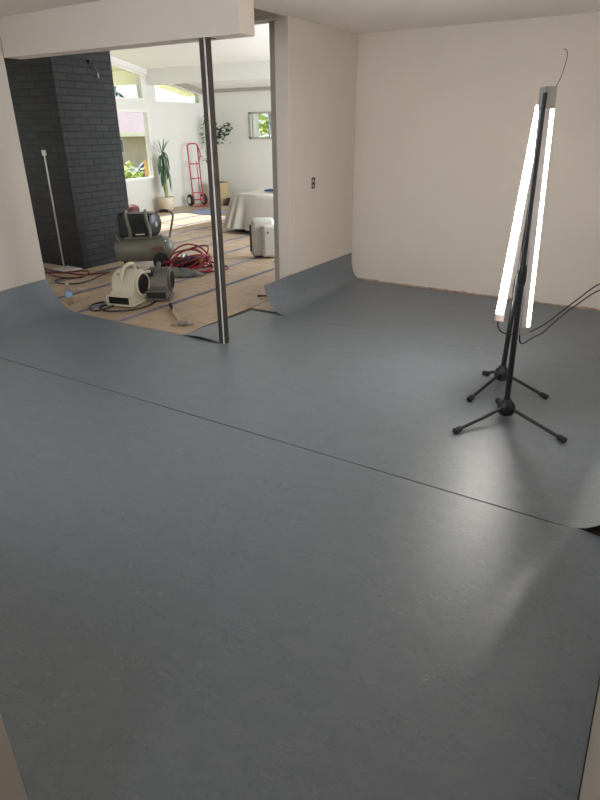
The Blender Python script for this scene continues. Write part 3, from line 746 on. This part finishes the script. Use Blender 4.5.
for s in (-1, 1):
    Mq = Matrix.Translation((s*.18, .06, .125)) @ Matrix.Rotation(PI/2, 4, 'Y')
    wh = MB().lathe([(.065,-.035),(.105,-.034),(.122,-.018),(.125,0),(.122,.018),(.105,.034),(.065,.035)], 26, Mq).build('wheel', M['rubber'], ht)
    MB().lathe([(.001,-.036),(.072,-.038),(.072,.038),(.001,.036)], 18, Mq).build('wheel_hub', M['white'], wh)
MB().tube([(-.18,.06,.125),(.18,.06,.125)], .012, 10).build('axle', M['redpaint'], ht)

# ------------------------------------------------------------------ potted palm by the window
pp = thing('potted_plant', 'cane plant with drooping dark leaves in a cream pot under the window wall', 'plant', (-9.32, 9.70, .008))
MB().lathe([(.10,0),(.135,.03),(.165,.12),(.17,.22),(.168,.27),(.155,.27),(.150,.235)], 28).build('pot', M['pot'], pp)
MB().lathe([(.001,.236),(.152,.236),(.152,.230),(.001,.230)], 24).build('soil', M['soil'], pp)
MB().tube(spline([(-.04,.03,.23),(-.05,.03,.5),(-.03,.02,.80),(0,0,1.12)], 5), .022, 10).build('cane', M['cane'], pp)
MB().tube(spline([(.06,-.03,.23),(.07,-.03,.5),(.05,-.02,.80)], 5), .022, 10).build('cane', M['cane'], pp)
def blade(m, base, d, L, droop, w):
    b_ = Vector(base); d = Vector(d).normalized(); side = d.cross(Vector((0,0,1)))
    if side.length < .05: side = Vector((1,0,0))
    side.normalize(); pts = []; p = b_.copy(); v = d.copy(); n = 7
    for i in range(n):
        pts.append(p.copy()); p = p + v*(L/n); v = (v + Vector((0,0,-droop))).normalized()
    vs = []; fs = []
    for i, q in enumerate(pts):
        ww = w*math.sin(PI*(i+.6)/(n+.4)) ; vs += [q-side*ww + Vector((0,0,.15*ww)), q, q+side*ww + Vector((0,0,.15*ww))]
    for i in range(n-1):
        fs += [(3*i,3*i+1,3*i+4,3*i+3),(3*i+1,3*i+2,3*i+5,3*i+4)]
    m.add(vs, fs)
fo = MB(); rng = random.Random(5)
for k in range(42):
    a = rng.uniform(0, 2*PI); z = rng.uniform(.62, 1.14)
    blade(fo, (.0, 0, z), (math.cos(a), math.sin(a), rng.uniform(-.2,1.2)), rng.uniform(.34,.52), 1.6, .020)
for k in range(12):
    a = k*2*PI/12 + rng.uniform(-.2,.2)
    blade(fo, (0, 0, 1.12), (math.cos(a), math.sin(a), rng.uniform(.4, 2.2)), rng.uniform(.30,.40), .05, .010)
fo.build('foliage', M['leaf'], pp)

# ------------------------------------------------------------------ trailing plant in the corner
tp_ = thing('climbing_plant', 'climbing plant with small dark leaves in a tan planter in the far corner', 'plant', (-9.02, 11.12, .008))
m = MB()
m.box((-.17,-.15,.0), (.17,.15,.48)); m.build('planter', M['wicker'], tp_, bevel=.02)
MB().box((-.15,-.13,.478), (.15,.13,.486)).build('soil', M['soil'], tp_)
stems = [[(0,0,.48),(-.03,.02,.9),(-.02,.05,1.3),(.07,.04,1.55),(.22,.0,1.60),(.34,-.02,1.60),(.46,-.03,1.66)],
         [(0,.02,.48),(-.06,.03,.9),(-.14,.06,1.4),(-.30,.10,1.75),(-.42,.12,1.72),(-.44,.10,1.45),(-.42,.10,1.15),(-.38,.08,.85)],
         [(.02,0,.48),(.04,0,1.0),(.06,.02,1.35),(.10,0,1.50)]]
sm = MB(); lf = MB(); rng = random.Random(11)
def leaf(m, p, a, tilt, s):
    d = Vector((math.cos(a), math.sin(a), tilt)).normalized(); sd = d.cross(Vector((0,0,1))).normalized(); n = sd.cross(d)
    P = Vector(p)
    m.add([P, P+d*s*.35+sd*s*.36, P+d*s*.75+sd*s*.28, P+d*s*1.1, P+d*s*.75-sd*s*.28, P+d*s*.35-sd*s*.36, P+d*s*.5+n*s*.1],
          [(0,1,6),(1,2,6),(2,3,6),(3,4,6),(4,5,6),(5,0,6)])
for k, st in enumerate(stems):
    pts = spline(st, 8); sm.tube(pts, .006, 6)
    for i, p in enumerate(pts):
        if p.z > 1.28 or (k == 1 and i > 24 and p.z > .7):
            for j in range(2 if k != 1 else 1):
                leaf(lf, p + Vector((rng.uniform(-.06,.06), rng.uniform(-.05,.05), rng.uniform(-.10,.10))), rng.uniform(0, 2*PI), rng.uniform(-1.2,.4), rng.uniform(.06,.10))
for k in range(34): leaf(lf, (rng.gauss(.16,.10), rng.uniform(-.06,.03), rng.gauss(1.50,.10)), rng.uniform(0,6), rng.uniform(-1,.2), rng.uniform(.07,.11))
sm.build('stem', M['cane'], tp_); lf.build('foliage', M['leaf'], tp_)

# low dark box by the planter
tag(MB().box((-8.74, 11.00, .010), (-8.18, 11.28, .17), rot=R(8)).build('storage_box', M['darkwood'], bevel=.012), 'low dark box on the floor between planter and covered furniture', 'box')

# ------------------------------------------------------------------ furniture under a drop cloth
dr = thing('covered_furniture', 'low furniture draped in a pale drop cloth near the far wall', 'furniture', (-5.42, 8.72, .008), R(9))
def drape():
    hx, hy = 1.02, .52; N = 220
    def outline(t):   # rounded rectangle
        a = 2*PI*t; c, s = math.cos(a), math.sin(a); e = .22
        return (hx*math.copysign(abs(c)**e, c), hy*math.copysign(abs(s)**e, s))
    def fn(u, v):
        x, y = outline(u)
        if v <= .4:          # top, sagging slightly
            k = v/.4; zz = .60 + .03*mnoise.noise(Vector((x*k*2.5, y*k*2.5, 2)))*k
            return (x*k, y*k, zz + .02*(1-k))
        k = (v-.4)/.6
        fold = math.sin(u*2*PI*26 + 2*mnoise.noise(Vector((x*2, y*2, 0))))*.5 + mnoise.noise(Vector((x*5, y*5, 3)))
        out = .02 + k*(.07 + .10*fold) + .03*math.sin(PI*k*.5)
        n = Vector((x/hx**1, y/hy**1)).normalized()
        hem = .075 + .06*mnoise.noise(Vector((x*2.2, y*2.2, 8)))
        return (x + n.x*out, y + n.y*out, lerp(.585, max(.02, hem), k**.9))
    return MB().grid(fn, lin(0, 1, N+1), lin(.01, .4, 8) + lin(.43, 1, 12))
drape().build('drop_cloth', M['cloth'], dr, weld=.0005, angle=70)
MB().box((-.98, -.47, .0), (.98, .47, .40)).build('body', M['rubber'], dr, bevel=.03)
bl = thing('blue_blanket', 'folded blue cloth lying on top of the covered furniture', 'cloth', (-5.68, 8.62, .638), R(9))
MB().box((-.30,-.05,.0), (.30,.14,.014)).build('fold', M['bluecloth'], bl, bevel=.006)
MB().box((-.28,-.04,.014), (.16,.13,.024)).build('fold', M['bluecloth'], bl, bevel=.008)

# ------------------------------------------------------------------ white air cleaner beside the nook wall
dh = thing('air_cleaner', 'white upright portable air cleaner on the paper beside the nook wall end', 'air cleaner', (-4.655, 6.62, .008), R(50))
MB().box((-.17, -.04, .010), (.15, .12, .505)).build('main_body', M['offwhite'], dh, bevel=.05, seg=4)
MB().box((-.05, -.14, .014), (.20, .0, .42)).build('front_body', M['offwhite'], dh, bevel=.035, seg=4)
MB().box((-.176, .0, .07), (-.168, .085, .42)).build('side_grille', M['rubber'], dh, bevel=.002)
MB().cyl((.02, -.139, .335), (.02, -.145, .335), .012).build('button', M['rubber'], dh)
MB().cyl((.15, -.139, .10), (.15, -.145, .10), .010).build('button', M['rubber'], dh)
MB().box((-.12, -.02, .0), (.12, .10, .014)).build('foot', M['rubber'], dh)
cord('power_cord', 'dark cord trailing from the white air cleaner to the nook wall', [(-4.40,6.74,.03),(-4.30,6.55,.014),(-4.36,6.42,.014),(-4.22,6.34,.014),(-4.10,6.40,.014),(-3.95,6.28,.014)], .008, M['black'])

# ------------------------------------------------------------------ outdoors, seen through the windows
nb = thing('neighbour_house', 'beige house with a pink grey roof seen through the window', 'house', (-20.5, 20, -.35))
MB().box((-5, -5, 0), (0, 9, 1.85)).build('wall', M['stucco'], nb)
MB().prism([(-5.6,-1.55),(.55,-1.55)] if False else [(.55,1.80),(-2.5,2.95),(-5.6,1.80),(-5.6,1.72),(.55,1.72)], -5.6, 9.6, 'y').build('roof', M['roof'], nb)
MB().box((.50,-5.6,1.66), (.58,9.6,1.82)).build('fascia', M['eave'], nb)
fw = MB().box((-.02,-1.45,1.02), (.05,-.95,1.58)).build('window', M['trim'], nb)
MB().box((.05,-1.41,1.06), (.06,-.99,1.54)).build('pane', M['darkglass'], fw)
def bush(name, label, loc, rad, n, material, s, cat='bush', seed=1, group=None):
    rg = random.Random(seed); t = thing(name, label, cat, loc, 0, group); m = MB()
    for k in range(n):
        a = rg.uniform(0,2*PI); el = rg.uniform(-.2,1); r = rg.uniform(.55,1)
        q = (rad[0]*r*math.cos(a)*math.sqrt(max(0,1-el*el)), rad[1]*r*math.sin(a)*math.sqrt(max(0,1-el*el)), rad[2]*(r*el+.35)*.9)
        leaf(m, q, rg.uniform(0,2*PI), rg.uniform(-1,1), s*rg.uniform(.7,1.3))
    m.build('foliage', material, t)
    st = MB()
    for k in range(4):
        a = k*PI/2; st.tube([(0,0,0),(rad[0]*.4*math.cos(a), rad[1]*.4*math.sin(a), rad[2]*.8)], .02, 6)
    st.build('stem', M['gbark'], t); return t
bush('shrub', 'yellow green shrub outside the window, left of the orange panel', (-12.5,11.6,-.35), (.7,.6,.95), 700, M['yleaf'], .13, seed=2, group='garden shrubs')
bush('shrub', 'low yellow green shrub outside the window, below the orange panel', (-11.25,11.3,-.35), (.35,.4,.62), 500, M['yleaf'], .12, seed=3, group='garden shrubs')
bush('shrub', 'blue grey shrub outside the window in front of the house', (-17.0,16.7,-.35), (.8,.8,.62), 400, M['bluebush'], .2, seed=4, group='garden shrubs')
bush('garden_tree', 'dark green tree behind the roof of the neighbouring house', (-31,27.8,-.35), (2.2,2.0,3.6), 700, M['leaf'], .5, 'tree', seed=5)
op = thing('garden_fence', 'short orange wooden fence panel outside the window', 'fence', (-15.2,15.35,-.35), R(90))
MB().box((-.33,-.03,.0), (.33,.0,.95)).build('panel', M['orange'], op)
MB().box((-.40,-.05,.0), (-.32,.03,1.02)).build('fence_post', M['orange'], op); MB().box((.32,-.05,.0), (.40,.03,1.02)).build('fence_post', M['orange'], op)
# roof overhang of this house outside the window wall
struct(MB().prism([(2.4,zceil(2.4)+.02),(YF+.6,zceil(YF+.6)+.02),(YF+.6,zceil(YF+.6)+.16),(2.4,zceil(2.4)+.16)], XW-1.0, XW-.16, 'x').build('trim_7', M['eave']))
struct(MB().box((XW-1.1, 9.74, 2.42), (XW-.16, 9.88, zceil(9.74)+.01)).build('trim_8', M['eave']))
tr1 = thing('pale_tree', 'pale trunk tree outside the small far window', 'tree', (-10.12,14.0,-.35))
MB().tube(spline([(0,0,0),(.02,0,1.2),(-.02,0,2.4),(.05,0,4)], 4), [.22]*6+[.20]*7, 14).build('trunk', M['bark'], tr1)
tr2 = thing('grey_tree', 'leaning grey trunk tree outside the small far window', 'tree', (-9.45,14.3,-.35))
MB().tube(spline([(0,0,0),(-.04,0,1.2),(-.20,0,2.4),(-.4,0,4)], 4), [.17]*6+[.14]*7, 14).build('trunk', M['gbark'], tr2)
bush('shrub', 'yellow green foliage between the two trunks outside the small window', (-10.7,15.9,-.35), (1.3,.7,2.6), 900, M['yleaf'], .2, seed=9, group='garden shrubs')

# ------------------------------------------------------------------ light
w = bpy.data.worlds.new('World'); SC.world = w; w.use_nodes = True
bg = w.node_tree.nodes['Background']; bg.inputs[0].default_value = (.86,.93,1.0,1); bg.inputs[1].default_value = .75
sd = bpy.data.lights.new('sun', 'SUN'); sd.energy = 7.0; sd.angle = R(.6); sd.color = (1,.97,.94)
so = bpy.data.objects.new('sun', sd); COL.objects.link(so)
so.rotation_euler = Vector((.72, -.03, -.62)).to_track_quat('-Z', 'Y').to_euler()

def fill_light(name, loc, rot, sx, sy, power, color):
    ld = bpy.data.lights.new(name, 'AREA'); ld.shape = 'RECTANGLE'; ld.size = sx; ld.size_y = sy; ld.energy = power; ld.color = color
    lo = bpy.data.objects.new(name, ld); COL.objects.link(lo); lo.location = loc; lo.rotation_euler = rot
fill_light('living_room_fill', (XN+.30, 8.95, 1.3), (0, R(90), 0), 1.8, 3.8, 185, (.90,.95,1))      # added fill through the unseen living room window
fill_light('chimney_fill', (XW-.35, 3.75, 1.3), (0, R(-90), 0), 1.3, 1.4, 13, (.95,.97,1))   # added fill for the chimney front, via an unseen window
fill_light('kitchen_fill', ((KX0+KX1)/2, -.10, 1.75), (R(90), 0, 0), 1.9, .9, 36, (.95,.97,1))   # added kitchen fill from outside an unseen front window
fill_light('hall_fill', (-.30, -.75, ZC-.02), (0, 0, 0), .3, .3, 2.2, (.95,.97,1))   # added fill in the hall behind the camera, no lamp seen
# ------------------------------------------------------------------ camera
f = 586.09; pit, rol, yaw = R(24.926), R(-.419), R(31.776)
d = Vector((-math.sin(yaw)*math.cos(pit), math.cos(yaw)*math.cos(pit), -math.sin(pit)))
r = Vector((math.cos(yaw), math.sin(yaw), 0)); u = r.cross(d)
r, u = math.cos(rol)*r + math.sin(rol)*u, -math.sin(rol)*r + math.cos(rol)*u
cd = bpy.data.cameras.new('camera'); cd.sensor_fit = 'HORIZONTAL'; cd.sensor_width = 36; cd.lens = 36*f/600; cd.clip_start = .02; cd.clip_end = 200
co = bpy.data.objects.new('camera', cd); COL.objects.link(co)
co.matrix_world = Matrix(((r.x,u.x,-d.x,0),(r.y,u.y,-d.y,0),(r.z,u.z,-d.z,1.6),(0,0,0,1)))
SC.camera = co
SC.view_settings.view_transform = 'Standard'; SC.view_settings.look = 'None'; SC.view_settings.gamma = 1; SC.view_settings.exposure = 2.0
SC.cycles.use_denoising = True
SC.cycles.max_bounces = 10; SC.cycles.diffuse_bounces = 6; SC.cycles.transparent_max_bounces = 12
